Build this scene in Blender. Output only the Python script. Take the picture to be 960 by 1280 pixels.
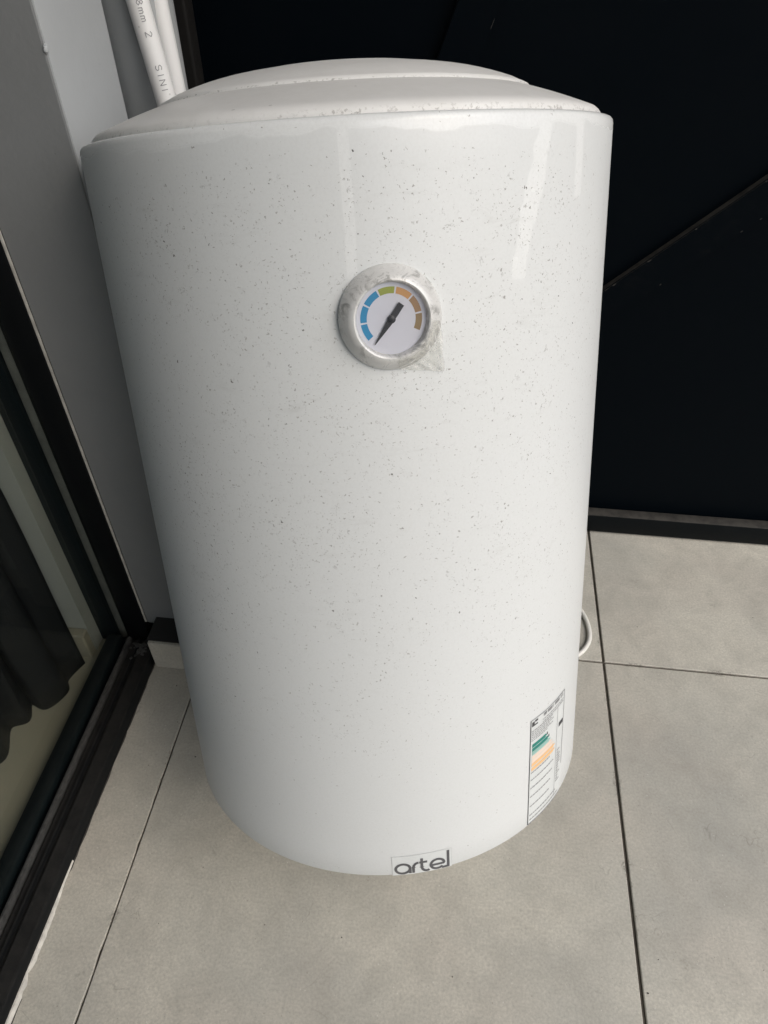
import bpy, bmesh, math, random
from mathutils import Vector, Matrix
random.seed(7)
scene = bpy.context.scene
for o in list(bpy.data.objects): bpy.data.objects.remove(o)
COL = scene.collection
PI = math.pi

# ------------------------------------------------------------------ camera
cam_d = bpy.data.cameras.new('camera')
cam = bpy.data.objects.new('camera', cam_d); COL.objects.link(cam)
CR = [[0.9929151719, 0.1187267780, -0.0048387543],
      [0.0790179131, -0.6901459917, -0.7193432280],
      [-0.0887447506, 0.7138644566, -0.6946379682]]      # right, down, forward
CAMH = 0.9255
cam.matrix_world = Matrix(((CR[0][0], -CR[1][0], -CR[2][0], 0), (CR[0][1], -CR[1][1], -CR[2][1], 0),
                           (CR[0][2], -CR[1][2], -CR[2][2], CAMH), (0, 0, 0, 1)))
cam_d.sensor_fit = 'HORIZONTAL'; cam_d.sensor_width = 36; cam_d.lens = 909.2 / 960 * 36
cam_d.clip_start = 0.02; cam_d.clip_end = 500
scene.camera = cam
scene.render.resolution_x = 768; scene.render.resolution_y = 1024

# ------------------------------------------------------------------ light
SUN = Vector((0.58, -0.43, 0.74)).normalized()
el = math.asin(SUN.z); az = math.atan2(SUN.x, SUN.y)
world = bpy.data.worlds.new('World'); scene.world = world; world.use_nodes = True
wn = world.node_tree
sky = wn.nodes.new('ShaderNodeTexSky'); sky.sky_type = 'NISHITA'; sky.sun_disc = False
sky.sun_elevation = el; sky.sun_rotation = az; sky.dust_density = 4; sky.air_density = 1; sky.ozone_density = 0.6
bg = wn.nodes['Background']; bg.inputs[1].default_value = 0.10
wn.links.new(sky.outputs[0], bg.inputs[0])
sd = bpy.data.lights.new('sun', 'SUN'); sd.energy = 1.5; sd.angle = math.radians(62); sd.color = (0.955, 0.985, 1.0)
sun = bpy.data.objects.new('sun', sd); COL.objects.link(sun)
sun.rotation_euler = (-SUN).to_track_quat('-Z', 'Y').to_euler(); sun.location = (3, -3, 4)
vs = scene.view_settings
vs.view_transform = 'Standard'; vs.look = 'None'; vs.gamma = 1; vs.use_curve_mapping = False; vs.exposure = 0.34

# ------------------------------------------------------------------ materials
class N:
    def __init__(s, name):
        s.m = bpy.data.materials.new(name); s.m.use_nodes = True
        s.t = s.m.node_tree; s.b = s.t.nodes['Principled BSDF']; s.out = s.t.nodes['Material Output']
    def n(s, kind, **kw):
        x = s.t.nodes.new(kind)
        for k, v in kw.items(): setattr(x, k, v)
        return x
    def l(s, a, b): s.t.links.new(a, b)
    def set(s, inp, v):
        if hasattr(v, 'default_value') and hasattr(v, 'is_output'): s.l(v, inp)
        else: inp.default_value = v
    def math(s, op, a, b=0.5, c=0.5, clamp=False):
        x = s.n('ShaderNodeMath', operation=op, use_clamp=clamp)
        s.set(x.inputs[0], a); s.set(x.inputs[1], b); s.set(x.inputs[2], c)
        return x.outputs[0]
    def mix(s, f, a, b):
        x = s.n('ShaderNodeMix', data_type='RGBA')
        s.set(x.inputs[0], f); s.set(x.inputs[6], a); s.set(x.inputs[7], b)
        return x.outputs[2]
    def ramp(s, v, a, b, lo=0.0, hi=1.0):
        x = s.n('ShaderNodeMapRange'); s.set(x.inputs[0], v)
        for i, q in enumerate((a, b, lo, hi)): x.inputs[i + 1].default_value = q
        return x.outputs[0]
    def coord(s, which='Object', scale=None, loc=None):
        c = s.n('ShaderNodeTexCoord').outputs[which]
        if scale or loc:
            m = s.n('ShaderNodeMapping'); s.l(c, m.inputs[0])
            if scale: m.inputs['Scale'].default_value = scale
            if loc: m.inputs['Location'].default_value = loc
            c = m.outputs[0]
        return c
    def worldpos(s, scale=(1, 1, 1)):
        c = s.n('ShaderNodeNewGeometry').outputs['Position']
        m = s.n('ShaderNodeMapping'); s.l(c, m.inputs[0]); m.inputs['Scale'].default_value = scale
        return m.outputs[0]
    def noise(s, c, scale, detail=4, rough=0.6, dist=0):
        x = s.n('ShaderNodeTexNoise'); s.l(c, x.inputs['Vector'])
        x.inputs['Scale'].default_value = scale; x.inputs['Detail'].default_value = detail
        x.inputs['Roughness'].default_value = rough; x.inputs['Distortion'].default_value = dist
        return x.outputs[0]
    def voro(s, c, scale, feature='F1', rnd=1):
        x = s.n('ShaderNodeTexVoronoi', feature=feature); s.l(c, x.inputs['Vector'])
        x.inputs['Scale'].default_value = scale; x.inputs['Randomness'].default_value = rnd
        return x
    def bump(s, h, strength=0.2, dist=0.001, prev=None):
        x = s.n('ShaderNodeBump'); s.l(h, x.inputs['Height'])
        x.inputs['Strength'].default_value = strength; x.inputs['Distance'].default_value = dist
        if prev is not None: s.l(prev, x.inputs['Normal'])
        return x.outputs[0]
    def base(s, c): s.set(s.b.inputs['Base Color'], c)
    def rough(s, r): s.set(s.b.inputs['Roughness'], r)
    def normal(s, n): s.l(n, s.b.inputs['Normal'])

def simple(name, c, r=0.5, var=0.12, scale=30, bump=0.0, metal=0, spec=0.5):
    a = N(name); co = a.worldpos()
    f = a.noise(co, scale, 5, 0.65)
    f2 = a.ramp(f, 0.3, 0.7)
    a.base(a.mix(f2, tuple(x * (1 - var) for x in c) + (1,), tuple(min(1, x * (1 + var)) for x in c) + (1,)))
    a.rough(a.ramp(f, 0.3, 0.7, max(0.02, r - 0.06), min(1, r + 0.08)))
    a.b.inputs['Metallic'].default_value = metal
    a.b.inputs['Specular IOR Level'].default_value = spec
    if bump: a.normal(a.bump(a.noise(co, scale * 8, 3, 0.6), bump, 0.001))
    return a.m

def specks(a, co, scale, rmax, dens, p=None):
    """random dots: Voronoi cells, radius and presence by the cell's own random colour"""
    v = a.voro(co, scale)
    sep = a.n('ShaderNodeSeparateColor'); a.l(v.outputs['Color'], sep.inputs[0])
    rad = a.math('MULTIPLY', a.math('POWER', sep.outputs[0], 1.8), rmax)
    on = a.math('LESS_THAN', sep.outputs[1], dens)
    d = a.math('SUBTRACT', rad, v.outputs['Distance'])
    return a.math('MULTIPLY', a.ramp(d, 0.0, rmax * 0.25), on)

def heater_white():
    a = N('heater_white_enamel'); co = a.coord()
    sep = a.n('ShaderNodeSeparateXYZ'); a.l(co, sep.inputs[0])
    x, y, z = sep.outputs
    th = a.math('ARCTAN2', x, a.math('MULTIPLY', y, -1))
    # where dust stuck to the film: most in the upper two thirds, thin near the foot and left flank
    dn = a.noise(co, 9, 4, 0.6)
    zone = a.math('MULTIPLY', a.ramp(z, 0.10, 0.36, 0.06, 1), a.ramp(z, 0.60, 0.64, 1, 0.10))
    zone = a.math('MULTIPLY', zone, a.ramp(th, -1.10, -0.55, 0.15, 1))
    zone = a.math('MULTIPLY', zone, a.ramp(th, 0.85, 1.2, 1, 0.35))
    zone = a.math('MULTIPLY', zone, a.math('MULTIPLY', a.ramp(dn, 0.36, 0.58, 0.35, 1.0), a.ramp(a.noise(co, 38, 3, 0.6), 0.38, 0.60, 0.35, 1.15)))
    warp = a.n('ShaderNodeTexNoise'); a.l(co, warp.inputs['Vector']); warp.inputs['Scale'].default_value = 520
    wv = a.n('ShaderNodeVectorMath', operation='MULTIPLY_ADD'); a.l(warp.outputs['Color'], wv.inputs[0])
    wv.inputs[1].default_value = (0.0046,) * 3; a.l(co, wv.inputs[2]); wc = wv.outputs[0]
    s1 = specks(a, wc, 150, 0.13, a.math('MULTIPLY', zone, 1.1))
    s2 = specks(a, wc, 400, 0.30, a.math('MULTIPLY', zone, 0.95))
    mp = a.n('ShaderNodeMapping'); a.l(wc, mp.inputs[0]); mp.inputs['Scale'].default_value = (1, 1, 2.6)
    mp.inputs['Rotation'].default_value = (0.2, 0.25, 0)
    s3 = specks(a, mp.outputs[0], 300, 0.31, a.math('MULTIPLY', zone, 0.95))
    mp2 = a.n('ShaderNodeMapping'); a.l(wc, mp2.inputs[0]); mp2.inputs['Scale'].default_value = (2.2, 2.2, 1)
    mp2.inputs['Rotation'].default_value = (0, -0.5, 0.3)
    s4 = specks(a, mp2.outputs[0], 290, 0.30, a.math('MULTIPLY', zone, 0.80))
    hn = a.noise(wc, 62, 2, 0.5, 0.8)
    hair = a.ramp(a.math('ABSOLUTE', a.math('SUBTRACT', hn, 0.5)), 0.0, 0.013, 1, 0)
    hair = a.math('MULTIPLY', hair, a.math('MULTIPLY', a.ramp(a.noise(co, 150, 2, 0.6), 0.57, 0.64), zone), clamp=True)
    # clear film left on the enamel, peeled back from the top edge and in strips
    edge = a.math('ADD', z, a.math('MULTIPLY', a.noise(co, 22, 3, 0.5), 0.022))
    film = a.ramp(edge, 0.652, 0.654, 1, 0)
    st1 = a.math('LESS_THAN', a.math('ABSOLUTE', a.math('SUBTRACT', th, a.math('ADD', a.math('MULTIPLY', a.noise(co, 30, 2), 0.012), 0.168))), 0.016)
    st1 = a.math('MULTIPLY', st1, a.math('GREATER_THAN', z, 0.55))
    wob = a.math('ADD', a.math('MULTIPLY', a.math('SUBTRACT', z, 0.60), 1.1), a.math('MULTIPLY', a.noise(co, 26, 3), 0.08))
    st2 = a.math('LESS_THAN', a.math('ABSOLUTE', a.math('SUBTRACT', th, a.math('ADD', wob, 0.73))), 0.028)
    st2 = a.math('MULTIPLY', st2, a.math('GREATER_THAN', z, 0.545))
    st3 = a.math('LESS_THAN', a.math('ABSOLUTE', a.math('SUBTRACT', th, 1.0)), 0.022)
    st3 = a.math('MULTIPLY', st3, a.math('GREATER_THAN', z, 0.595))
    bare = a.math('MAXIMUM', a.math('MAXIMUM', st1, st2), st3)
    film = a.math('MULTIPLY', film, a.math('SUBTRACT', 1, a.math('MULTIPLY', bare, 0.95)))
    haze = a.ramp(a.noise(co, 7, 5, 0.65), 0.35, 0.7)
    grain = a.noise(co, 520, 3, 0.7)
    c = a.mix(film, (0.765, 0.785, 0.785, 1), (0.68, 0.70, 0.70, 1))
    c = a.mix(a.math('MULTIPLY', haze, 0.10), c, (0.62, 0.63, 0.61, 1))
    c = a.mix(a.math('MULTIPLY', a.ramp(grain, 0.42, 0.72), 0.22), c, (0.55, 0.56, 0.55, 1))
    mp3 = a.n('ShaderNodeMapping'); a.l(co, mp3.inputs[0]); mp3.inputs['Scale'].default_value = (18, 18, 70)
    smear = a.math('MULTIPLY', a.ramp(a.noise(mp3.outputs[0], 1.6, 5, 0.7, 0.6), 0.56, 0.74), zone)
    c = a.mix(a.math('MULTIPLY', smear, 0.22), c, (0.34, 0.335, 0.31, 1))
    c = a.mix(a.math('MULTIPLY', hair, 0.62), c, (0.16, 0.155, 0.145, 1))
    c = a.mix(a.math('MULTIPLY', s3, 0.70), c, (0.22, 0.21, 0.19, 1))
    c = a.mix(a.math('MULTIPLY', s4, 0.66), c, (0.22, 0.21, 0.19, 1))
    c = a.mix(a.math('MULTIPLY', s2, 0.70), c, (0.18, 0.17, 0.155, 1))
    c = a.mix(a.math('MULTIPLY', s1, 0.96), c, (0.05, 0.045, 0.04, 1))
    a.base(c)
    a.rough(a.math('ADD', a.ramp(film, 0, 1, 0.20, 0.34), a.math('MULTIPLY', haze, 0.10)))
    h = a.math('ADD', a.noise(co, 260, 3, 0.6), a.math('MULTIPLY', film, 0.22))
    n1 = a.bump(h, 0.10, 0.0006)
    a.normal(a.bump(a.noise(co, 14, 2, 0.5), 0.06, 0.004, n1))
    return a.m

def plastic_white(name, c=(0.72, 0.72, 0.71), r=0.42, dirt=0.25):
    a = N(name); co = a.coord()
    f = a.noise(co, 14, 6, 0.7)
    s = specks(a, co, 120, 0.18, 0.22)
    col = a.mix(a.math('MULTIPLY', a.ramp(f, 0.45, 0.75), dirt), c + (1,), (c[0] * 0.72, c[1] * 0.71, c[2] * 0.68, 1))
    col = a.mix(a.math('MULTIPLY', s, 0.3), col, (0.15, 0.14, 0.12, 1))
    if name.startswith('cap'):
        sp = a.n('ShaderNodeSeparateXYZ'); a.l(co, sp.inputs[0])
        rad = a.math('POWER', a.math('ADD', a.math('MULTIPLY', sp.outputs[0], sp.outputs[0]), a.math('MULTIPLY', sp.outputs[1], sp.outputs[1])), 0.5)
        g2 = a.ramp(a.noise(co, 330, 4, 0.7), 0.53, 0.62); g3 = a.ramp(a.noise(co, 16, 3, 0.6), 0.40, 0.60)
        ring = a.math('MAXIMUM', a.ramp(rad, 0.2138, 0.2154, 0, 1), a.math('LESS_THAN', a.math('ABSOLUTE', a.math('SUBTRACT', rad, 0.1595)), 0.0011))
        grime = a.math('MULTIPLY', a.math('MULTIPLY', ring, g2), a.math('ADD', 0.12, a.math('MULTIPLY', g3, 0.6)), clamp=True)
        col = a.mix(grime, col, (0.20, 0.185, 0.165, 1))
    a.base(col); a.rough(a.ramp(f, 0.3, 0.7, r - 0.08, r + 0.1))
    a.normal(a.bump(a.noise(co, 500, 2), 0.06, 0.0005))
    return a.m

def bezel_mat():
    a = N('gauge_bezel_plastic'); co = a.coord()
    f = a.noise(co, 75, 6, 0.75, 1.2)
    g = a.noise(co, 34, 5, 0.6)
    m = a.math('MULTIPLY', a.ramp(f, 0.50, 0.60), a.ramp(g, 0.46, 0.58))
    c = a.mix(a.math('MULTIPLY', m, 0.55), (0.68, 0.68, 0.665, 1), (0.12, 0.12, 0.11, 1))
    a.b.inputs['Metallic'].default_value = 0.10
    a.base(c); a.rough(a.ramp(f, 0.3, 0.7, 0.22, 0.4))
    a.normal(a.bump(a.noise(co, 60, 3, 0.6, 1.0), 0.25, 0.002))
    return a.m

def tile_mat(name, tint=1.0, indoor=False):
    tint *= 1.16
    a = N(name); co = a.worldpos()
    oi = a.n('ShaderNodeObjectInfo').outputs['Random']
    big = a.noise(co, 3.2, 6, 0.62, 0.4)
    mid = a.noise(co, 19, 6, 0.7, 0.6)
    fine = a.noise(co, 330, 3, 0.7)
    warm = a.noise(co, 5.5, 3, 0.5)
    c = a.mix(a.ramp(big, 0.32, 0.66), (0.345 * tint, 0.340 * tint, 0.308 * tint, 1), (0.555 * tint, 0.530 * tint, 0.458 * tint, 1))
    c = a.mix(a.math('MULTIPLY', a.ramp(warm, 0.45, 0.7), 0.40), c, (0.45 * tint, 0.405 * tint, 0.35 * tint, 1))
    c = a.mix(a.math('MULTIPLY', a.ramp(mid, 0.42, 0.75), 0.55), c, (0.275 * tint, 0.262 * tint, 0.228 * tint, 1))
    c = a.mix(a.math('MULTIPLY', a.ramp(fine, 0.35, 0.75), 0.60), c, (0.24 * tint, 0.231 * tint, 0.208 * tint, 1))
    lite = specks(a, co, 210, 0.20, 0.30)
    c = a.mix(a.math('MULTIPLY', lite, 0.55), c, (0.66, 0.65, 0.60, 1))
    dark = specks(a, co, 75, 0.09, 0.10)
    c = a.mix(a.math('MULTIPLY', dark, 0.7), c, (0.07, 0.06, 0.05, 1))
    sp = a.n('ShaderNodeSeparateXYZ'); a.l(co, sp.inputs[0])
    dj = a.math('MINIMUM', a.math('ABSOLUTE', a.math('SUBTRACT', sp.outputs[0], 0.249)), a.math('ABSOLUTE', a.math('SUBTRACT', sp.outputs[1], 0.6651)))
    dj = a.math('MINIMUM', dj, a.math('ABSOLUTE', a.math('SUBTRACT', sp.outputs[0], -0.351)))
    reach = a.math('MULTIPLY', a.ramp(a.noise(co, 26, 4, 0.7), 0.48, 0.74), 0.012)
    gr = a.math('MULTIPLY', a.ramp(a.math('SUBTRACT', reach, dj), 0.0, 0.004), a.ramp(a.noise(co, 420, 2), 0.40, 0.60, 0.15, 1))
    c = a.mix(a.math('MULTIPLY', gr, 0.60), c, (0.10, 0.09, 0.075, 1))
    c = a.mix(a.math('MULTIPLY', specks(a, co, 260, 0.22, 0.30), 0.45), c, (0.17, 0.155, 0.13, 1))
    smu = a.math('MULTIPLY', a.ramp(a.noise(co, 24, 4, 0.7, 0.8), 0.66, 0.76), 0.5)
    c = a.mix(smu, c, (0.20, 0.19, 0.165, 1))
    # scuffs: thin wandering lines in patches
    w = a.noise(co, 7, 3, 0.5, 2.2)
    line = a.ramp(a.math('ABSOLUTE', a.math('SUBTRACT', w, 0.5)), 0.0, 0.006, 1, 0)
    line = a.math('MULTIPLY', line, a.ramp(a.noise(co, 13, 2), 0.56, 0.66))
    c = a.mix(a.math('MULTIPLY', line, 0.35), c, (0.13, 0.12, 0.10, 1))
    hsv = a.n('ShaderNodeHueSaturation'); a.l(c, hsv.inputs['Color']); a.l(a.ramp(oi, 0, 1, 0.96, 1.04), hsv.inputs['Value'])
    a.base(hsv.outputs[0])
    a.rough(a.ramp(mid, 0.3, 0.7, 0.42, 0.62))
    a.b.inputs['Specular IOR Level'].default_value = 0.35
    n1 = a.bump(fine, 0.25, 0.0006)
    a.normal(a.bump(mid, 0.08, 0.001, n1))
    return a.m

def wall_paint(name, c):
    a = N(name); co = a.worldpos()
    f = a.noise(co, 6, 5, 0.6); g = a.noise(co, 170, 3, 0.6)
    col = a.mix(a.ramp(f, 0.3, 0.7), tuple(v * 0.93 for v in c) + (1,), tuple(v * 1.05 for v in c) + (1,))
    s = specks(a, co, 45, 0.10, 0.12)
    col = a.mix(a.math('MULTIPLY', s, 0.4), col, tuple(v * 0.45 for v in c) + (1,))
    a.base(col); a.rough(0.55)
    n1 = a.bump(g, 0.22, 0.0010)
    a.normal(a.bump(a.noise(co, 30, 3), 0.15, 0.003, n1))
    return a.m

def black_metal(name, c=(0.0045, 0.0062, 0.0085), r=0.38, dust=0.35, spec=0.16):
    a = N(name); co = a.worldpos()
    f = a.noise(co, 11, 6, 0.7); g = a.noise(co, 60, 5, 0.7)
    m = a.math('MULTIPLY', a.ramp(f, 0.5, 0.75), a.ramp(g, 0.45, 0.75))
    nrm = a.n('ShaderNodeSeparateXYZ'); a.l(a.n('ShaderNodeNewGeometry').outputs['Normal'], nrm.inputs[0])
    up = a.ramp(nrm.outputs[2], 0.25, 0.8)           # dust lies on the ledges
    d = a.math('ADD', a.math('MULTIPLY', m, dust * 0.12), a.math('MULTIPLY', a.math('MULTIPLY', up, a.ramp(g, 0.25, 0.6, 0.35, 1)), dust), clamp=True)
    col = a.mix(d, c + (1,), (0.20, 0.185, 0.165, 1))
    s = specks(a, co, 60, 0.08, 0.06)
    col = a.mix(a.math('MULTIPLY', s, 0.12), col, (0.25, 0.24, 0.22, 1))
    a.base(col); a.rough(a.ramp(f, 0.3, 0.7, r - 0.05, r + 0.12))
    a.b.inputs['Specular IOR Level'].default_value = spec
    a.normal(a.bump(a.noise(co, 300, 2), 0.08, 0.0006))
    return a.m

def glass_mat(name, tint=(0.90, 0.93, 0.92), refl=1.0, haze=0.0):
    a = N(name)
    tr = a.n('ShaderNodeBsdfTransparent'); tr.inputs[0].default_value = tint + (1,)
    gl = a.n('ShaderNodeBsdfGlossy'); gl.inputs['Roughness'].default_value = 0.03
    fr = a.n('ShaderNodeFresnel'); fr.inputs[0].default_value = 1.45
    mx = a.n('ShaderNodeMixShader'); a.l(a.math('MULTIPLY', fr.outputs[0], refl, clamp=True), mx.inputs[0])
    a.l(tr.outputs[0], mx.inputs[1]); a.l(gl.outputs[0], mx.inputs[2])
    last = mx.outputs[0]
    if haze:
        df = a.n('ShaderNodeBsdfDiffuse'); df.inputs[0].default_value = (0.5, 0.49, 0.46, 1)
        m2 = a.n('ShaderNodeMixShader')
        a.l(a.ramp(a.noise(a.worldpos(), 14, 5, 0.7), 0.35, 0.75, haze * 0.3, haze), m2.inputs[0])
        a.l(last, m2.inputs[1]); a.l(df.outputs[0], m2.inputs[2]); last = m2.outputs[0]
    a.l(last, a.out.inputs[0])
    return a.m

def film_mat():
    a = N('clear_tape_film'); co = a.coord()
    tr = a.n('ShaderNodeBsdfTransparent'); tr.inputs[0].default_value = (0.95, 0.95, 0.93, 1)
    p = a.b; p.inputs['Base Color'].default_value = (0.70, 0.70, 0.68, 1); p.inputs['Roughness'].default_value = 0.14
    a.normal(a.bump(a.noise(co, 150, 4, 0.6, 1.5), 0.5, 0.002))
    mx = a.n('ShaderNodeMixShader'); a.l(a.ramp(a.noise(co, 70, 5, 0.7, 1), 0.38, 0.68, 0.06, 0.55), mx.inputs[0])
    a.l(tr.outputs[0], mx.inputs[1]); a.l(p.outputs[0], mx.inputs[2]); a.l(mx.outputs[0], a.out.inputs[0])
    return a.m

M = dict(
    enamel=heater_white(),
    cap=plastic_white('cap_plastic_white', (0.76, 0.76, 0.745), 0.45, 0.35),
    bezel=bezel_mat(),
    pipe=plastic_white('white_pipe_plastic', (0.80, 0.80, 0.79), 0.38, 0.12),
    cord=plastic_white('white_cord_vinyl', (0.70, 0.69, 0.65), 0.5, 0.3),
    tile=tile_mat('beige_porcelain_tile'),
    indoor=simple('indoor_beige_floor', (0.30, 0.27, 0.21), 0.5, 0.12, 5, 0.2),
    grout=simple('dark_grout', (0.085, 0.074, 0.060), 0.9, 0.4, 40, 0.4),
    ground=simple('concrete_ground', (0.30, 0.29, 0.27), 0.85, 0.15, 4, 0.3),
    paint=wall_paint('grey_wall_paint', (0.44, 0.46, 0.47)),
    darkgrey=wall_paint('darker_grey', (0.225, 0.232, 0.234)),
    inpaint=wall_paint('indoor_wall_paint', (0.34, 0.34, 0.318)),
    ledgeshade=simple('ledge_shadow_and_dirt', (0.02, 0.02, 0.02), 0.9),
    gate=black_metal('gate_black_metal', (0.0008, 0.0022, 0.0038), 0.45, 0.04, 0.05),
    gatebar=black_metal('gate_bar_black_metal', (0.0008, 0.0022, 0.0038), 0.45, 0.36, 0.05),
    worn=simple('worn_bare_edge', (0.045, 0.042, 0.038), 0.6, 0.4, 200),
    stile=black_metal('gate_stile_worn', (0.010, 0.0095, 0.009), 0.5, 0.5, 0.15),
    gateedge=black_metal('gate_black_metal_edge', (0.0035, 0.0050, 0.0060), 0.42, 0.30, 0.10),
    frame=black_metal('door_frame_black', (0.006, 0.007, 0.008), 0.33, 0.10),
    frame2=black_metal('door_frame_inner', (0.008, 0.012, 0.015), 0.35, 0.06),
    gasket=simple('grey_gasket', (0.16, 0.16, 0.15), 0.6, 0.25, 60),
    bead=simple('dusty_bead', (0.045, 0.045, 0.043), 0.6, 0.5, 160, 0.4),
    seal=simple('pale_sealant', (0.60, 0.58, 0.53), 0.6, 0.25, 70, 0.3),
    cloth=simple('black_curtain_cloth', (0.0025, 0.0032, 0.0052), 0.6, 0.3, 50, 0.3),
    clothband=simple('grey_curtain_band', (0.06, 0.062, 0.065), 0.6, 0.2, 50, 0.2),
    greypipe=simple('grey_painted_pipe', (0.36, 0.375, 0.38), 0.5, 0.06, 12, 0.1),
    dial=simple('dial_white', (0.70, 0.71, 0.78), 0.4, 0.02),
    blue=simple('print_blue', (0.02, 0.26, 0.50), 0.5, 0.05),
    green=simple('print_green', (0.33, 0.38, 0.06), 0.5, 0.05),
    orange=simple('print_orange', (0.62, 0.33, 0.12), 0.5, 0.05),
    brown=simple('print_brown', (0.36, 0.22, 0.11), 0.5, 0.05),
    olive=simple('print_olive', (0.30, 0.21, 0.10), 0.5, 0.05),
    needle=simple('needle_black', (0.012, 0.013, 0.018), 0.4, 0.1),
    lens=glass_mat('gauge_lens', (0.97, 0.97, 0.97), 0.7),
    pane=glass_mat('door_glass', (0.90, 0.92, 0.90), 0.06, 0.0),
    film=film_mat(),
    paper=simple('label_paper', (0.65, 0.675, 0.67), 0.4, 0.03, 40),
    ink=simple('label_ink_grey', (0.28, 0.28, 0.29), 0.5, 0.1),
    inkpale=simple('label_ink_pale', (0.60, 0.615, 0.615), 0.5, 0.1),
    inkdark=simple('label_ink_black', (0.05, 0.05, 0.055), 0.5, 0.1),
    lteal=simple('label_teal', (0.02, 0.22, 0.18), 0.5, 0.05),
    lteal2=simple('label_teal_pale', (0.30, 0.50, 0.45), 0.5, 0.05),
    lorange=simple('label_orange', (0.80, 0.50, 0.25), 0.5, 0.05),
    lpeach=simple('label_peach', (0.80, 0.66, 0.55), 0.5, 0.05),
    badgeink=simple('badge_grey_ink', (0.10, 0.10, 0.105), 0.45, 0.15),
    brass=simple('brass_fitting', (0.45, 0.40, 0.33), 0.35, 0.15, 60, 0, 1),
    steel=simple('zinc_bracket', (0.45, 0.45, 0.45), 0.45, 0.15, 60, 0, 1),
    grit=simple('dark_grit', (0.06, 0.055, 0.05), 0.9, 0.4, 90),
)

# ------------------------------------------------------------------ helpers
def link(name, bm, mat, parent=None, smooth=True, label=None, cat=None, group=None, kind=None):
    bmesh.ops.recalc_face_normals(bm, faces=bm.faces[:])
    me = bpy.data.meshes.new(name); bm.to_mesh(me); bm.free()
    for m in (mat if isinstance(mat, (list, tuple)) else [mat]): me.materials.append(m)
    if smooth:
        me.polygons.foreach_set('use_smooth', [True] * len(me.polygons))
    o = bpy.data.objects.new(name, me); COL.objects.link(o)
    if smooth: me.set_sharp_from_angle(angle=math.radians(38))
    if parent: o.parent = parent
    tag(o, label, cat, group, kind)
    return o
def tag(o, label=None, cat=None, group=None, kind=None):
    if cat and not kind: kind = 'thing'
    for k, v in (('label', label), ('category', cat), ('group', group), ('kind', kind)):
        if v: o[k] = v
def empty(name, loc, label, cat, group=None):
    o = bpy.data.objects.new(name, None); COL.objects.link(o); o.location = loc
    o.empty_display_size = 0.1
    tag(o, label, cat, group); return o
def box(bm, a, b, bevel=0.0, seg=2, mat=0):
    (x0, y0, z0), (x1, y1, z1) = a, b
    r = bmesh.ops.create_cube(bm, size=1)
    vs_ = r['verts']
    for v in vs_:
        v.co = Vector(((x0 + x1) / 2 + v.co.x * (x1 - x0), (y0 + y1) / 2 + v.co.y * (y1 - y0), (z0 + z1) / 2 + v.co.z * (z1 - z0)))
    es = list({e for v in vs_ for e in v.link_edges}); fs = list({f for v in vs_ for f in v.link_faces})
    for f in fs: f.material_index = mat
    if bevel:
        bmesh.ops.bevel(bm, geom=es, offset=bevel, segments=seg, affect='EDGES', profile=0.5)
def lathe(bm, prof, n=128, close=False):
    rings = []
    for r, z in prof:
        if r < 1e-6: rings.append([bm.verts.new((0, 0, z))])
        else: rings.append([bm.verts.new((r * math.sin(2 * PI * i / n), -r * math.cos(2 * PI * i / n), z)) for i in range(n)])
    for A, B in zip(rings[:-1], rings[1:]):
        for i in range(n):
            j = (i + 1) % n
            if len(A) == 1 and len(B) == 1: continue
            if len(A) == 1: bm.faces.new((A[0], B[i], B[j]))
            elif len(B) == 1: bm.faces.new((A[i], A[j], B[0]))
            else: bm.faces.new((A[i], A[j], B[j], B[i]))
def tube(bm, pts, r, n=12, cap=True):
    pts = [Vector(p) for p in pts]; rings = []; up = None
    for i, p in enumerate(pts):
        d = (pts[min(i + 1, len(pts) - 1)] - pts[max(i - 1, 0)]).normalized()
        if up is None: up = d.orthogonal().normalized()
        up = (up - d * up.dot(d)).normalized(); w = d.cross(up)
        rings.append([bm.verts.new(p + r * (math.cos(2 * PI * k / n) * up + math.sin(2 * PI * k / n) * w)) for k in range(n)])
    for A, B in zip(rings[:-1], rings[1:]):
        for k in range(n): bm.faces.new((A[k], A[(k + 1) % n], B[(k + 1) % n], B[k]))
    if cap: bm.faces.new(rings[0]); bm.faces.new(rings[-1])
def catmull(P, n=10):
    P = [Vector(p) for p in P]; P = [2 * P[0] - P[1]] + P + [2 * P[-1] - P[-2]]; out = []
    for i in range(1, len(P) - 2):
        a, b, c, d = P[i - 1:i + 3]
        for k in range(n):
            t = k / n
            out.append(0.5 * (2 * b + (c - a) * t + (2 * a - 5 * b + 4 * c - d) * t * t + (3 * b - a - 3 * c + d) * t ** 3))
    out.append(P[-2]); return out

# ------------------------------------------------------------------ ground and floor
bm = bmesh.new(); bmesh.ops.create_grid(bm, x_segments=2, y_segments=2, size=120)
for v in bm.verts: v.co.z = -0.03
link('ground', bm, M['ground'], smooth=False, kind='structure')

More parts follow.
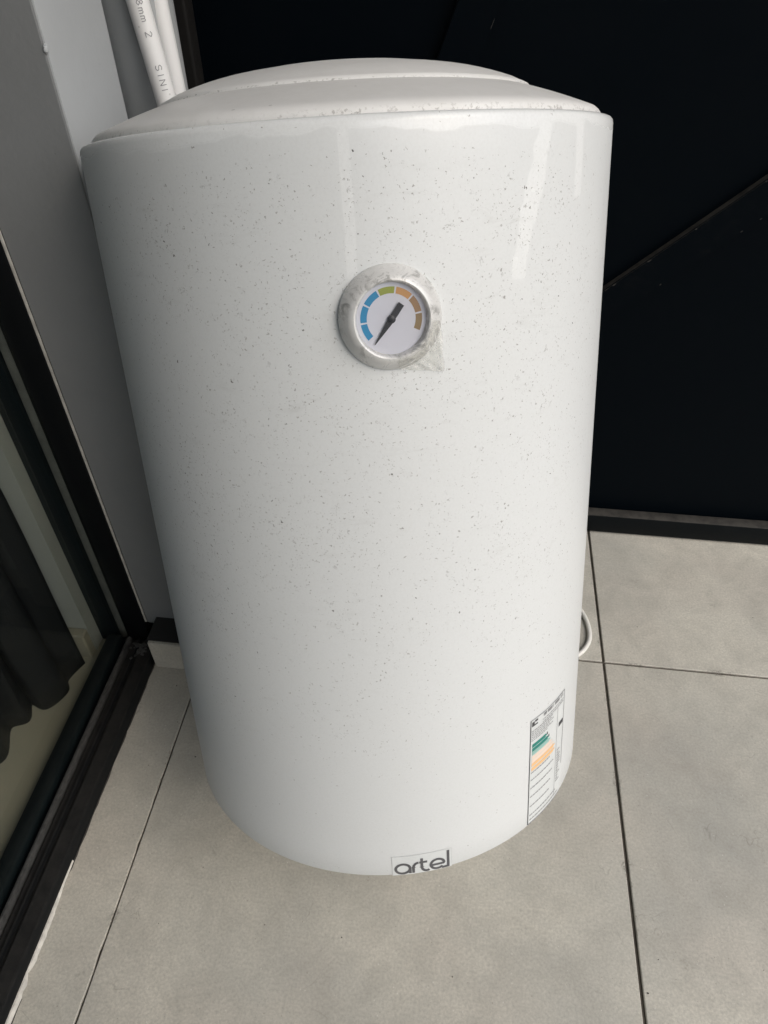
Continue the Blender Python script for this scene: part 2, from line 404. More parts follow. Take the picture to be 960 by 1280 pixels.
XA, YB, T = 0.2490, 0.6651, 0.6
GA, GL, GB = 0.0040, 0.0019, 0.0034                       # joint widths
bm = bmesh.new(); box(bm, (-0.424, -1.2, -0.028), (1.9, 1.02, -0.0035))
floor = link('floor', bm, M['grout'], smooth=False, kind='structure')
def chipped_tile(name, x0, x1, y0, y1, chips=0):
    """a tile with a softened arris; chips bite into the left or right edge"""
    bm = bmesh.new(); loop = []
    def side(p, q, n, amp):
        for i in range(n):
            t = i / n; a = Vector(p).lerp(Vector(q), t); nx, ny = (q[1] - p[1]), -(q[0] - p[0])
            L = math.hypot(nx, ny); k = amp * (random.random() ** 6)
            loop.append((a.x - nx / L * k, a.y - ny / L * k))
    n = 60 if chips else 2
    side((x0, y0), (x1, y0), 2, 0); side((x1, y0), (x1, y1), n, chips)
    side((x1, y1), (x0, y1), 2, 0); side((x0, y1), (x0, y0), 2, 0)
    cx, cy = (x0 + x1) / 2, (y0 + y1) / 2
    def inset(x, y, d): return (x - math.copysign(min(d, abs(x - cx)), x - cx), y - math.copysign(min(d, abs(y - cy)), y - cy))
    lows = [bm.verts.new((x, y, -0.02)) for x, y in loop]
    mid = [bm.verts.new((x, y, -0.0007)) for x, y in loop]
    top = [bm.verts.new((*inset(x, y, 0.0009), 0.0)) for x, y in loop]
    m = len(loop)
    for A, B in ((lows, mid), (mid, top)):
        for i in range(m): bm.faces.new((A[i], A[(i + 1) % m], B[(i + 1) % m], B[i]))
    bm.faces.new(top)
    return link(name, bm, M['tile'], floor, smooth=False)
xs = [(-0.424, XA - T - GL / 2), (XA - T + GL / 2, XA - GA / 2), (XA + GA / 2, XA + T - GA / 2), (XA + T + GA / 2, XA + 2 * T - GA / 2), (XA + 2 * T + GA / 2, 1.9)]
ys = [(-1.2, YB - 3 * T - GA / 2), (YB - 3 * T + GA / 2, YB - 2 * T - GA / 2), (YB - 2 * T + GA / 2, YB - T - GA / 2), (YB - T + GA / 2, YB - GB / 2), (YB + GB / 2, 1.0)]
for ix, (x0, x1) in enumerate(xs):
    for iy, (y0, y1) in enumerate(ys):
        ch = 0.0016 if (ix == 0 and iy > 1) else 0
        chipped_tile('floor_tile', x0, x1, y0, y1, ch)

# ------------------------------------------------------------------ column between the door and the gate
CX, CY = -0.3425, 0.6255
bm = bmesh.new()
box(bm, (-0.438, CY + 0.003, 0.046), (CX, 0.746, 2.7), 0.002, 2)
# a chip and lumps on the arris
column = link('column', bm, M['paint'], label='grey painted column with dark skirting ledge between the black door frame and white pipes', cat='column')
bm = bmesh.new(); box(bm, (-0.419, 0.579, 0.0), (-0.06 - 0.22, CY + 0.03, 0.060), 0.0015, 1)
link('skirting', bm, M['tile'], column, smooth=False)
bm = bmesh.new(); box(bm, (-0.4205, 0.584, 0.0602), (-0.285, CY + 0.03, 0.0622)); link('dark_ledge_sheet', bm, M['ledgeshade'], column, smooth=False)  # black sheet paints shadow and dirt onto the skirting top
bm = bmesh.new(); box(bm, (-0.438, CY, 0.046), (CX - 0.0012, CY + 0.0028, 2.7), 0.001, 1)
link('front_sheet', bm, M['darkgrey'], column, label='darker grey front face')  # thin sheet, darker grey than the rest of the column
bm = bmesh.new(); bmesh.ops.create_icosphere(bm, subdivisions=2, radius=0.0022)
for v in bm.verts: v.co = Vector((v.co.x * 0.9 + CX, v.co.y + CY + 0.0005, v.co.z * 1.6 + 0.792)) + Vector((random.uniform(-.0004, .0004),) * 3)
link('plaster_lump', bm, M['paint'], column)
bm = bmesh.new(); box(bm, (-0.60, 0.7465, -0.02), (-0.405, 1.02, 2.7))
link('recess_wall', bm, M['paint'], smooth=False, label='grey wall recess behind the pipes at the end of the gate', cat='wall')

# ------------------------------------------------------------------ gate
GY = 0.9402
gate = empty('metal_gate', (0.5, GY, 0), 'black metal gate with diagonal bars behind the water heater', 'gate')
def gl(bm):
    for v in bm.verts: v.co -= Vector((0.5, GY, 0))
    return bm
bm = bmesh.new(); box(bm, (-0.40, 0.962, 0.012), (1.9, 0.975, 2.2)); link('panel', gl(bm), M['gate'], gate, smooth=False)
bm = bmesh.new(); box(bm, (-0.333, GY, 0.003), (1.9, 0.9615, 0.043), 0.003, 2); link('bottom_rail', gl(bm), M['gateedge'], gate)
bm = bmesh.new(); box(bm, (-0.404, 0.933, 0.003), (-0.3335, 0.9615, 2.2), 0.004, 3); link('stile', gl(bm), M['stile'], gate)
def bar(p, q, w0, depth=0.013):
    """flat bar on the panel from p to q (x, z), width w0 measured downwards/rightwards"""
    p = Vector(p); q = Vector(q); d = (q - p).normalized(); n = Vector((d.y, -d.x))
    bm = bmesh.new(); vs0 = []
    for y in (0.9615, 0.9615 - depth):
        vs0.append([bm.verts.new((c.x, y, c.y)) for c in (p, q, q + n * w0, p + n * w0)])
    for i in range(4): bm.faces.new((vs0[0][i], vs0[0][(i + 1) % 4], vs0[1][(i + 1) % 4], vs0[1][i]))
    bm.faces.new(vs0[0]); bm.faces.new(vs0[1])
    bmesh.ops.bevel(bm, geom=bm.edges[:], offset=0.0012, segments=2, affect='EDGES')
    o = link('diagonal_bar', gl(bm), M['gatebar'], gate)
    bm = bmesh.new(); L = (q - p).length
    for edge in (0, 1):
        s_ = 0.0
        while s_ < L:
            ln = random.uniform(0.002, 0.012)
            if random.random() < (0.40 if edge else 0.30):
                w_ = random.uniform(0.0003, 0.0010); b0 = p + d * s_ + n * (w0 - 0.0016 - w_ if edge else 0.0014)
                cs = [b0, b0 + d * ln, b0 + d * ln * 0.8 + n * w_, b0 + d * ln * 0.2 + n * w_]
                bm.faces.new([bm.verts.new((c.x, 0.9615 - depth - 0.0002, c.y)) for c in cs])
            s_ += ln + random.uniform(0.0, 0.03)
    link('worn_edge', gl(bm), M['worn'], o, smooth=False, kind='stuff')
BY = 0.9515 / 0.945
def gp(x, z): return (x * BY, CAMH + (z - CAMH) * BY)
a, b = Vector(gp(0.186, 0.4596)), Vector(gp(0.3448, 0.6089)); d = (b - a)
bar(a - d * 1.6, b + d * 2.4, 0.042)
a, b = Vector(gp(-0.0509, 0.7321)), Vector(gp(-0.0342, 0.7783)); d = (b - a)
bar(a - d * 3.4, b + d * 14, 0.046)

# ------------------------------------------------------------------ glazed door on the left
door = empty('glass_door', (-0.46, 0.2, 0), 'black framed glass door with dusty threshold on the left', 'door')
def dl(bm):
    for v in bm.verts: v.co -= Vector((-0.46, 0.2, 0))
    return bm
JY = 0.6215
def jamb(name, x0, x1, y0, y1, m, z0=0.0, bev=0.0015):
    bm = bmesh.new(); box(bm, (x0, y0, z0), (x1, y1, 2.3), bev, 2); return link(name, dl(bm), m, door)
jamb('outer_jamb', -0.4765, -0.4405, JY, JY + 0.03, M['frame'])
jamb('gasket', -0.4905, -0.4768, JY + 0.004, JY + 0.03, M['gasket'])
jamb('inner_jamb', -0.5195, -0.4908, JY - 0.002, JY + 0.03, M['frame2'])
jamb('sealant', -0.4402, -0.4372, JY + 0.0015, JY + 0.0035, M['seal'], 0.05, 0.0006)
def rail(name, prof, m, y0=-1.6, y1=JY - 0.001, jag=0):
    bm = bmesh.new(); n = 160 if jag else 1; rings = []
    for i in range(n + 1):
        y = y0 + (y1 - y0) * i / n
        rings.append([bm.verts.new((x + (jag * random.uniform(-1, 1) if k in (0, len(prof) - 1) else 0), y, z)) for k, (x, z) in enumerate(prof)])
    m_ = len(prof)
    for A, B in zip(rings[:-1], rings[1:]):
        for k in range(m_): bm.faces.new((A[k], A[(k + 1) % m_], B[(k + 1) % m_], B[k]))
    bm.faces.new(rings[0]); bm.faces.new(rings[-1])
    bmesh.ops.bevel(bm, geom=[e for e in bm.edges if abs(e.verts[0].co.y - e.verts[1].co.y) > 1e-3], offset=0.0008, segments=2, affect='EDGES') if not jag else None
    return link(name, dl(bm), m, door)
rail('threshold', [(-0.4235, -0.01), (-0.4235, 0.015), (-0.4265, 0.020), (-0.444, 0.0205), (-0.446, 0.0155), (-0.449, 0.0155), (-0.451, 0.021), (-0.4535, 0.021), (-0.455, 0.017), (-0.462, 0.017), (-0.462, -0.01)], M['frame'], y1=0.612)
rail('glazing_bead', [(-0.4642, -0.008), (-0.4642, 0.0225), (-0.4655, 0.0245), (-0.4690, 0.0245), (-0.4706, 0.022), (-0.4706, -0.008)], M['bead'], y1=0.612)
rail('inner_rail', [(-0.477, -0.01), (-0.477, 0.020), (-0.481, 0.026), (-0.494, 0.026), (-0.503, 0.020), (-0.503, -0.01)], M['frame2'], y1=0.612)
bm = bmesh.new(); box(bm, (-0.4764, -1.6, 0.0), (-0.4712, 0.6205, 2.3)); link('glass_pane', dl(bm), M['pane'], door, smooth=False)
# the sealant bead along the threshold, uneven and broken
bm = bmesh.new(); y = -1.0; prev = None
bead_off = 0
while y < 0.30:
    w = 0.0066 + 0.0022 * math.sin(y * 31) + random.uniform(-0.0010, 0.0010)
    if y > 0.16: w *= max(0.12, 1 - (y - 0.16) / 0.13)
    if random.random() < 0.05: w *= 0.25
    ring = [bm.verts.new((-0.4232, y, 0.0)), bm.verts.new((-0.4234, y, 0.0042)), bm.verts.new((-0.4238 + w * 0.45, y, 0.0040)), bm.verts.new((-0.4234 + w, y, 0.0005))]
    if prev:
        for k in range(4): bm.faces.new((prev[k], prev[(k + 1) % 4], ring[(k + 1) % 4], ring[k]))
    prev = ring; y += 0.006
link('sealant_bead', dl(bm), M['seal'], door)
bm = bmesh.new(); y = -1.0; prev = None
while y < 0.60:
    x0 = -0.4180 + 0.0006 * math.sin(y * 40) if y < 0.16 else -0.4232
    w = random.uniform(0.0005, 0.0016) * (1 if y < 0.2 else 1.5)
    ring = [bm.verts.new((x0, y, 0.0006)), bm.verts.new((x0 + w, y, 0.0006))]
    if prev and abs(prev[0].co.x - x0) < 0.003: bm.faces.new((prev[0], prev[1], ring[1], ring[0]))
    prev = ring; y += 0.008
link('grime_line', dl(bm), M['grit'], door, smooth=False)
# mortar crumbs in the frame's corner
bm = bmesh.new()
for i in range(46):
    r = random.uniform(0.0006, 0.0024)
    res = bmesh.ops.create_icosphere(bm, subdivisions=1, radius=r)
    p = Vector((-0.446 + random.gauss(0, 0.007), min(0.611, 0.603 - abs(random.gauss(0, 0.010))), 0.0215 + r * 0.3))
    for v in res['verts']: v.co = Vector((v.co.x * random.uniform(.8, 2.2), v.co.y * random.uniform(.6, 1.8), v.co.z * .6)) + p
link('mortar_crumbs', dl(bm), M['bead'], door, kind='stuff')

# ------------------------------------------------------------------ indoors, behind the glass
bm = bmesh.new(); box(bm, (-4.0, -2.6, -0.028), (-0.5035, 0.70, -0.002)); link('indoor_floor', bm, M['indoor'], smooth=False, kind='structure')
bm = bmesh.new(); box(bm, (-4.0, 0.600, -0.0018), (-0.5205, 0.75, 2.7)); iw = link('indoor_wall', bm, M['inpaint'], smooth=False, label='pale grey indoor wall seen through the glass door', cat='wall')
bm = bmesh.new(); box(bm, (-4.0, 0.584, -0.0018), (-0.5208, 0.5998, 0.052), 0.002, 1); link('skirting', bm, M['indoor'], iw, smooth=False)
bm = bmesh.new(); box(bm, (-4.1, -2.7, 2.702), (-0.43, 1.02, 2.85)); box(bm, (-0.53, -2.6, 2.302), (-0.43, 0.62, 2.70)); box(bm, (-0.53, -2.6, -0.02), (-0.43, -1.602, 2.30))
link('room_shell', bm, M['inpaint'], smooth=False, kind='structure')
bm = bmesh.new(); box(bm, (-0.4295, -1.2, 2.60), (0.85, 1.02, 2.78)); link('porch_roof', bm, M['inpaint'], smooth=False, kind='structure')
bm = bmesh.new(); box(bm, (-0.4295, -1.02, -0.02), (0.36, -0.92, 2.595)); link('added_shade_wall', bm, M['darkgrey'], smooth=False, kind='structure')  # unseen wall added behind the camera to shade the corner
# black curtain bunched inside the glass
bm = bmesh.new(); path = []
zig = [(-0.528, 0.572), (-0.540, 0.540), (-0.532, 0.520), (-0.549, 0.492), (-0.575, 0.497), (-0.566, 0.470), (-0.586, 0.455), (-0.572, 0.412), (-0.598, 0.385), (-0.580, 0.345), (-0.625, 0.330), (-0.60, 0.29), (-0.66, 0.25), (-0.63, 0.21), (-0.70, 0.15)]
base = catmull([(x, y, 0) for x, y in zig], 6)
zs = [0.004 + 1.9 * (i / 40) for i in range(41)]
rows = []
for z in zs:
    rows.append([bm.verts.new((p.x - 0.012 * math.sin(z * 4 + i * 0.11) * min(1, z * 3) * min(1, i / 14) - 0.006 * math.sin(z * 17 + i * 0.7) * min(1, z * 3) * min(1, i / 8), p.y + 0.006 * math.sin(z * 6 + i * 0.2) * min(1, z * 3), z)) for i, p in enumerate(base)])
for A, B in zip(rows[:-1], rows[1:]):
    for i in range(len(A) - 1): bm.faces.new((A[i], A[i + 1], B[i + 1], B[i]))
cur = link('curtain', bm, M['cloth'], label='black curtain hanging in folds indoors behind the glass', cat='curtain')
md = cur.modifiers.new('thickness', 'SOLIDIFY'); md.thickness = 0.003

# ------------------------------------------------------------------ pipes in the corner
bm = bmesh.new(); tube(bm, [(-0.353, 0.851, -0.001), (-0.353, 0.851, 2.6)], 0.035, 40)
link('grey_pipe', bm, M['greypipe'], label='grey painted drain pipe in the corner behind the white pipes', cat='pipe')
def stroke_glyphs():
    return {
        'S': [[(1, .85), (.5, 1), (0, .8), (.15, .55), (.85, .45), (1, .2), (.5, 0), (0, .15)]],
        'I': [[(.5, 0), (.5, 1)]], 'N': [[(0, 0), (0, 1), (1, 0), (1, 1)]],
        'O': [[(.5, 0), (0, .3), (0, .7), (.5, 1), (1, .7), (1, .3), (.5, 0)]],
        'm': [[(0, 0), (0, .65)], [(0, .5), (.25, .65), (.5, .5), (.5, 0)], [(.5, .5), (.75, .65), (1, .5), (1, 0)]],
        '8': [[(.5, .5), (.1, .7), (.5, 1), (.9, .7), (.5, .5), (0, .25), (.5, 0), (1, .25), (.5, .5)]],
        '2': [[(0, .8), (.5, 1), (1, .75), (0, 0), (1, 0)]], ' ': []}
GLY = stroke_glyphs()
def white_pipe(p0, p1, r, label, text=None):
    p0 = Vector(p0); p1 = Vector(p1)
    t = empty('white_pipe', p0, label, 'pipe', 'white plastic pipes standing in the corner')
    d = (p1 - p0).normalized()
    prof = []
    bm = bmesh.new(); L = (p1 - p0).length
    pts = [d * (L * i / 20) + Vector((0.0012 * math.sin(i * 0.9), 0, 0)) for i in range(21)]
    tube(bm, pts, r, 32); link('tube', bm, M['pipe'], t)
    if text:
        toward = (Vector((0, 0, CAMH)) - (p0 + d * 0.75)).normalized()
        nrm = (toward - d * toward.dot(d)).normalized(); side = nrm.cross(d) * -1   # to the right in view
        def pt(a, s):                                    # a: angle offset round the tube, s: distance along
            q = nrm * math.cos(a) + side * math.sin(a)
            i = s / L * 20; off = Vector((0.0012 * math.sin(i * 0.9), 0, 0))
            return d * s + off + q * (r + 0.00025)
        for string, s0 in text:
            s = s0
            for ch in string:
                bm = bmesh.new(); hgt, wid = 0.0062, 0.0043
                for st in GLY[ch]:
                    st = [(a_[0] + (b_[0] - a_[0]) * k / 4, a_[1] + (b_[1] - a_[1]) * k / 4) for a_, b_ in zip(st[:-1], st[1:]) for k in range(4)] + [st[-1]]
                    for (x0, y0), (x1, y1) in zip(st[:-1], st[1:]):
                        # text runs down the pipe; its top points to the right
                        A = (((y0 - .5) * hgt) / r, s - x0 * wid); B = (((y1 - .5) * hgt) / r, s - x1 * wid)
                        n_ = Vector((-(B[1] - A[1]), (B[0] - A[0]) * r)); n_ = n_ / max(n_.length, 1e-6) * 0.00034
                        qs = [(A[0] + n_.x / r, A[1] + n_.y), (B[0] + n_.x / r, B[1] + n_.y), (B[0] - n_.x / r, B[1] - n_.y), (A[0] - n_.x / r, A[1] - n_.y)]
                        bm.faces.new([bm.verts.new(pt(a_ + 0.12, s_)) for a_, s_ in qs])
                s -= wid * 1.5
                if bm.verts: link('printed_letter', bm, M['ink'], t, smooth=False)
                else: bm.free()
    return t
def thru(A, B, z0, z1):
    A, B = Vector(A), Vector(B); d = (A - B) / (A.z - B.z)
    return B + d * (z0 - B.z), B + d * (z1 - B.z)
SIGHT = [(-0.33498, 0.806, 0.79573), (-0.32278, 0.800, 0.70872), (-0.32762, 0.838, 0.79086), (-0.32378, 0.834, 0.71133)]
def px_at(i, y):
    k = y / SIGHT[i][1]; return (SIGHT[i][0] * k, y, CAMH + (SIGHT[i][2] - CAMH) * k)
p0, p1 = thru(*[px_at(q, yy) for q, yy in ((0, 0.806), (1, 0.800))], 0.0, 1.6)
white_pipe(p0, p1, 0.0108, 'white plastic pipe with black printed letters, left of the pair', [('8mm 2', 0.806), ('SINI', 0.752)])
p0, p1 = thru(*[px_at(q, yy) for q, yy in ((2, 0.838), (3, 0.834))], 0.0, 1.6)
white_pipe(p0, p1, 0.0098, 'plain white plastic pipe beside the gate, right of the pair')

# ------------------------------------------------------------------ water heater
R, H = 0.22543, 0.65114
heater = empty('water_heater', (0, 0, 0), 'white cylindrical water heater with round gauge leaning back on the tiles', 'water heater')
U, V, AX = Vector((0.99535, 0.0, 0.09631)), Vector((0.03189, 0.94364, -0.32953)), Vector((-0.09088, 0.33107, 0.93922))
HB = Vector((-0.05620, 0.47090, 0.10482))
heater.matrix_world = Matrix(((U.x, V.x, AX.x, HB.x), (U.y, V.y, AX.y, HB.y), (U.z, V.z, AX.z, HB.z), (0, 0, 0, 1)))
HM = heater.matrix_world.copy(); HI = HM.inverted()
def on(th, z, off=0.0):
    return Vector(((R + off) * math.sin(th), -(R + off) * math.cos(th), z))
NSEG = 192
prof = [(R - 0.010, -0.0015), (R - 0.004, -0.0015), (R - 0.0012, -0.0002), (R, 0.0025)]
prof += [(R, H * k / 24) for k in range(1, 24)]
prof += [(R, H - 0.0050), (R - 0.0005, H - 0.0026), (R - 0.0018, H - 0.0009), (R - 0.0040, H - 0.0001), (R - 0.0075, H), (R - 0.0088, H - 0.0008), (R - 0.0092, H - 0.006)]
bm = bmesh.new(); lathe(bm, prof, NSEG); link('shell', bm, M['enamel'], heater)
r1, r2, r3 = 0.2156, 0.1580, 0.0860
cz = 0.0
RHO2 = 1.03
def lid(r): return H + 0.0056 + (r1 * r1 - r * r) / RHO2
prof = [(r1 - 0.0005, H - 0.008), (r1, H + 0.0010), (r1 - 0.0006, H + 0.0036), (r1 - 0.0020, H + 0.0054), (r1 - 0.0045, lid(r1 - 0.0045))]
for k in range(1, 11):
    q = r1 - 0.0045 + (r2 + 0.0012 - r1 + 0.0045) * k / 10; prof.append((q, lid(q) - 0.0004 * (k / 10) ** 2))
prof += [(r2 + 0.0003, lid(r2) + 0.0006), (r2 - 0.0008, lid(r2) + 0.0018), (r2 - 0.0024, lid(r2) + 0.0026), (r2 - 0.0036, lid(r2) + 0.0030)]
for k in range(1, 11):
    q = r2 - 0.0036 + (r3 + 0.0012 - r2 + 0.0036) * k / 10; prof.append((q, lid(q) + 0.0026 + 0.0016 * math.sin(PI * k / 10) + 0.0008 * k / 10))
prof += [(r3 + 0.0004, lid(r3) + 0.0038), (r3 - 0.0008, lid(r3) + 0.0041), (r3 - 0.003, lid(r3 - 0.003) + 0.0041)]
for k in range(1, 9):
    q = (r3 - 0.003) * (1 - k / 8); prof.append((q, lid(q) + 0.0041 - 0.0010 * k / 8))
bm = bmesh.new(); lathe(bm, prof, NSEG); topcap = link('top_cap', bm, M['cap'], heater)
# moulded flutes on the cap's left
prof = [(R - 0.0095, -0.0012), (R - 0.012, -0.004), (0.17, -0.012), (0.10, -0.022), (0.0, -0.026)]
bm = bmesh.new(); lathe(bm, prof, 96); link('bottom_cap', bm, M['cap'], heater)
for sx in (-0.05, 0.05):
    bm = bmesh.new()
    tube(bm, [(sx, 0.05, -0.020), (sx, 0.05, -0.058)], 0.0105, 24); tube(bm, [(sx, 0.05, -0.028), (sx, 0.05, -0.038)], 0.0145, 6)
    link('pipe_nipple', bm, M['brass'], heater)
bm = bmesh.new(); box(bm, (-0.11, R - 0.002, H - 0.10), (0.11, R + 0.012, H - 0.07), 0.002, 1)
box(bm, (-0.10, R + 0.0125, H - 0.085), (-0.07, R + 0.032, H - 0.080), 0.001, 1); box(bm, (0.07, R + 0.0125, H - 0.085), (0.10, R + 0.032, H - 0.080), 0.001, 1)
link('wall_bracket', bm, M['steel'], heater)

# ---- gauge
GT, GZ = 0.2775, 0.5288
gauge = bpy.data.objects.new('gauge', None); COL.objects.link(gauge); gauge.parent = heater
gn = Vector((math.sin(GT), -math.cos(GT), 0)); gx = Vector((math.cos(GT), math.sin(GT), 0)); gz = Vector((0, 0, 1))
gp0 = on(GT, GZ)
gauge.matrix_parent_inverse = Matrix.Identity(4)
gauge.matrix_basis = Matrix(((gx.x, gz.x, gn.x, gp0.x), (gx.y, gz.y, gn.y, gp0.y), (gx.z, gz.z, gn.z, gp0.z), (0, 0, 0, 1)))
RD = 0.0236
prof = [(0.0352, -0.0045), (0.0352, 0.0010), (0.0348, 0.0022), (0.0335, 0.0040), (0.0300, 0.0082), (0.0272, 0.0106), (0.0258, 0.0110), (0.0249, 0.0104), (0.0244, 0.0085), (0.0240, 0.0060), (0.0236, 0.0055), (0.0236, 0.0040)]
bm = bmesh.new(); lathe(bm, prof, 96); link('bezel', bm, M['bezel'], gauge)
bm = bmesh.new(); lathe(bm, [(0.0, 0.0048), (0.0241, 0.0048)], 64); link('dial', bm, M['dial'], gauge)
divs = [221, 185.6, 150.1, 114.7, 79.3, 43.9, 8.4, -27]
for k, mname in enumerate(('blue', 'blue', 'blue', 'green', 'orange', 'brown', 'olive')):
    a0, a1 = math.radians(divs[k] - 1.7), math.radians(divs[k + 1] + 1.7); bm = bmesh.new(); pr = None
    for i in range(11):
        a = a0 + (a1 - a0) * i / 10
        cur_ = [bm.verts.new((rr * math.cos(a), rr * math.sin(a), 0.00495)) for rr in (RD * 0.70, RD * 0.885)]
        if pr: bm.faces.new((pr[0], pr[1], cur_[1], cur_[0]))
        pr = cur_
    link('colour_segment', bm, M[mname], gauge, smooth=False)
bm = bmesh.new()
na = math.radians(233); dx, dy = math.cos(na), math.sin(na)
def np_(l, w): return (l * dx - w * dy, l * dy + w * dx)
out = [np_(RD * 0.86, 0.0002), np_(RD * 0.86, -0.0002), np_(0.002, -0.0021), np_(-0.0020, -0.0021), np_(-RD * 0.50, -0.0021), np_(-RD * 0.50, 0.0021), np_(-0.002, 0.0021), np_(0.002, 0.0021)]
lo = [bm.verts.new((x, y, 0.0060)) for x, y in out]; hi = [bm.verts.new((x, y, 0.0066)) for x, y in out]
bm.faces.new(lo); bm.faces.new(hi)
for i in range(8): bm.faces.new((lo[i], lo[(i + 1) % 8], hi[(i + 1) % 8], hi[i]))
nd = link('needle', bm, M['needle'], gauge, smooth=False)
bm = bmesh.new(); lathe(bm, [(0.0027, 0.0049), (0.0027, 0.0072), (0.0020, 0.0076), (0, 0.0076)], 24); link('needle_hub', bm, M['needle'], gauge)
bm = bmesh.new(); lathe(bm, [(0.0, 0.0088), (0.0243, 0.0086)], 48); link('lens', bm, M['lens'], gauge)

# ---- crumpled clear tape over the gauge's right side with a loose corner
bm = bmesh.new()
def tape_h(x, y):
    r = math.hypot(x, y)
    base_h = 0.0008 if r > 0.0352 else (0.0118 if r < 0.027 else 0.0118 - (r - 0.027) / 0.0082 * 0.0105)
    return base_h + 0.0007
NI, NJ = 40, 18
outer = catmull([(0.0335, -0.004, 0), (0.0356, -0.014, 0), (0.0358, -0.026, 0), (0.0360, -0.0395, 0), (0.0290, -0.0385, 0), (0.020, -0.0372, 0), (0.010, -0.0362, 0), (0.004, -0.0350, 0)], 12)
rows = []
for i in range(NI + 1):
    t = i / NI; ang = math.radians(-4 - 80 * t)
    p = outer[min(len(outer) - 1, round(t * (len(outer) - 1)))]
    q = Vector((0.0272 * math.cos(ang), 0.0272 * math.sin(ang), 0)); row = []
    for j in range(NJ + 1):
        c = q.lerp(p, j / NJ); rr = c.xy.length
        wz = tape_h(c.x, c.y) - 0.0004
        if rr > 0.0352: wz += -(c.x * c.x) / (2 * R) + 0.0016 * abs(math.sin(t * 17 + j * 0.25)) * (j / NJ)
        row.append(bm.verts.new((c.x, c.y, wz + 0.0006 * abs(math.sin(t * 11 - j * 0.3)))))
    rows.append(row)
for A, B in zip(rows[:-1], rows[1:]):
    for j in range(NJ): bm.faces.new((A[j], A[j + 1], B[j + 1], B[j]))
link('clear_tape', bm, M['film'], gauge)

# ---- energy label and badge, laid on the curved shell
def patch(bm, t0, t1, z0, z1, off, mat=0, skew=0, n=8):
    pr = None
    for i in range(n + 1):
        t = t0 + (t1 - t0) * i / n
        c = [bm.verts.new(on(t, z0 + skew * i / n, off)), bm.verts.new(on(t, z1 + skew * i / n, off))]
        if pr:
            f = bm.faces.new((pr[0], c[0], c[1], pr[1])); f.material_index = mat
        pr = c
LT0, LT1, LZ0, LZ1 = 0.836, 1.118, 0.0030, 0.1372
bm = bmesh.new(); patch(bm, LT0, LT1, LZ0, LZ1, 0.00035, n=12); lab = link('energy_label', bm, M['paper'], heater)
def lt(f): return LT0 + (LT1 - LT0) * f
def lz(f): return LZ1 - (LZ1 - LZ0) * f
bm = bmesh.new(); O = 0.0006
mats = [M['ink'], M['inkdark'], M['lteal'], M['lteal2'], M['lorange'], M['lpeach'], M['paper']]
def pr_(f0, f1, g0, g1, m): patch(bm, lt(f0), lt(f1), lz(g1), lz(g0), O, m)
pr_(0, 1, 0, .004, 0); pr_(0, .012, 0, 1, 1); pr_(.985, 1, 0, .72, 0); pr_(0, 1, .992, 1, 0)        # border
for k in range(34):                                                                                     # header lettering
    if random.random() < .86: pr_(.30 + k * .0195, .30 + k * .0195 + random.uniform(.009, .015), .012, .040, 0)
pr_(.03, .09, .020, .060, 1); pr_(.10, .17, .014, .030, 1); pr_(.06, .17, .048, .060, 1)
for row, (f1, g) in enumerate(((.95, .062), (.95, .082), (.60, .10), (.55, .118), (.62, .135), (.50, .152), (.60, .168), (.45, .185))):
    f = .03 if row > 1 else .30
    while f < f1:
        w = random.uniform(.02, .07)
        if row < 2 or f < f1: pr_(f, min(f + w, f1), g, g + .007, 0)
        f += w + .014
pr_(.755, .763, .10, .95, 0); pr_(.0, 1, .098, .0995, 0)
pr_(.82, .97, .262, .300, 1)                                                                            # class pointer
for f1, g, m in ((.40, .225, 2), (.46, .262, 2), (.50, .297, 3), (.56, .335, 5), (.62, .372, 5), (.66, .405, 4), (.66, .447, 4)):
    pr_(.05, f1, g, g + .031, m)
    patch(bm, lt(f1), lt(f1 + .04), lz(g + .021), lz(g + .007), O, m)
for k in range(2): pr_(.43 + .05 * k, .455 + .05 * k, .222 + .037 * k, .245 + .037 * k, 1)
for g in (.49, .56, .64, .725, .82, .91, .955):
    f = .04
    end = {.49: .55, .56: .68, .64: .66, .725: .6, .82: .58, .91: .8, .955: .9}[g]
    while f < end:
        w = random.uniform(.03, .09); pr_(f, min(end, f + w), g, g + .010, 0); f += w + .012
for g in [x * .026 for x in range(20, 33)]:
    pr_(.80, .80 + random.uniform(.06, .15), g, g + .009, 0)
link('label_print', bm, mats, lab, smooth=False)

bm = bmesh.new(); patch(bm, 0.166, 0.427, 0.0006, 0.0252, 0.0003, n=12)
badge = link('brand_badge', bm, M['paper'], heater)
def bxy(x, y):                                    # drawing units -> angle, height
    return 0.168 + (x - 265) / 395 * 0.259, (400 - y) / 130 * 0.0248
def arc(cx, cy, rx, ry, a0, a1, n=18):
    return [(cx + rx * math.cos(math.radians(a0 + (a1 - a0) * i / n)), cy - ry * math.sin(math.radians(a0 + (a1 - a0) * i / n))) for i in range(n + 1)]
XT, BL = 323, 386
my, hy = (XT + BL) / 2, (BL - XT) / 2
strokes = [
    arc(331, my, 47, hy, 0, 360, 32), [(378, my), (378, BL + 3)],                                # a
    [(400, BL + 3), (400, my)] + arc(436, my, 36, hy, 180, 92, 10),                              # r
    [(456, 297), (456, my)] + arc(489, my, 33, hy, 180, 300, 14), [(440, XT + 1), (492, XT + 1)],  # t
    [(518, my + 3), (605, my + 3)] + arc(561, my, 45, hy, 0, 318, 30),                   # e
    [(634, 278), (634, BL + 7)], [(590, BL + 0.5), (634, BL + 0.5)]]                                                             # l
bm = bmesh.new(); HW = 7.6; ASP = (0.259 / 395 * R) / (0.0248 / 130)
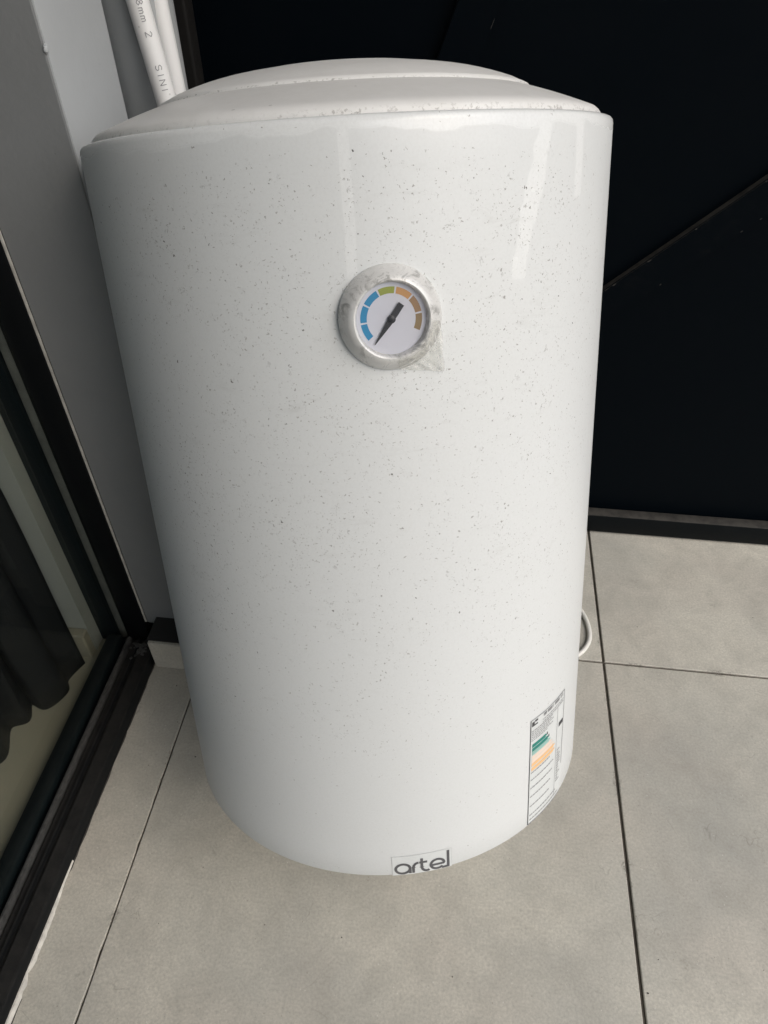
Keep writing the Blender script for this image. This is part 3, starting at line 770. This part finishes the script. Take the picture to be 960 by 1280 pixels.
def ribbon(pts):
    P = [Vector((x * ASP, y)) for x, y in pts]; pr = None
    for i, p in enumerate(P):
        d = (P[min(i + 1, len(P) - 1)] - P[max(i - 1, 0)])
        if d.length < 1e-6: d = Vector((1, 0))
        d.normalize(); n_ = Vector((-d.y, d.x)) * HW * 0.92
        k = 1.0
        if 0 < i < len(P) - 1:
            d1 = (P[i] - P[i - 1]).normalized(); c_ = max(0.5, d1.dot(d)); k = 1 / c_
        c = []
        for s in (-1, 1):
            q = p + n_ * s * k; t, z = bxy(q.x / ASP, q.y); c.append(bm.verts.new(on(t, z, 0.0006)))
        if pr: bm.faces.new((pr[0], c[0], c[1], pr[1]))
        pr = c
for k_, s in enumerate(strokes): ribbon(s)
link('brand_lettering', bm, M['badgeink'], badge, smooth=False)
bm = bmesh.new()
for t0, t1, z0, z1 in ((0.166, 0.427, 0.0249, 0.0252), (0.166, 0.1675, 0.0006, 0.0252), (0.4255, 0.427, 0.0006, 0.0252)):
    patch(bm, t0, t1, z0, z1, 0.00045, n=6)
link('badge_edge', bm, M['inkpale'], badge, smooth=False)

# ---- power cord looping out on the floor to the right
cw = [(0.00, 0.560, 0.050), (0.06, 0.600, 0.020), (0.14, 0.640, 0.0045), (0.200, 0.664, 0.004), (0.2255, 0.690, 0.004), (0.2315, 0.720, 0.004), (0.222, 0.757, 0.004), (0.19, 0.80, 0.004), (0.12, 0.83, 0.004), (0.03, 0.82, 0.004), (-0.02, 0.76, 0.004)]
pts = [HI @ p for p in catmull(cw, 8)]
bm = bmesh.new(); tube(bm, pts, 0.0036, 12); link('power_cord', bm, M['cord'], heater)

# ------------------------------------------------------------------ grit on the tiles
bm = bmesh.new()
for i in range(45):
    x, y = random.uniform(-0.41, 0.6), random.uniform(0.0, 0.92)
    r = random.uniform(0.0004, 0.0010)
    res = bmesh.ops.create_icosphere(bm, subdivisions=1, radius=r)
    sx = random.uniform(0.6, 2.0)
    for v in res['verts']: v.co = Vector((v.co.x * sx + x, v.co.y + y, v.co.z * 0.6 + r * 0.4))
link('floor_grit', bm, M['grit'], kind='stuff', label='dark grit scattered over the beige floor tiles')
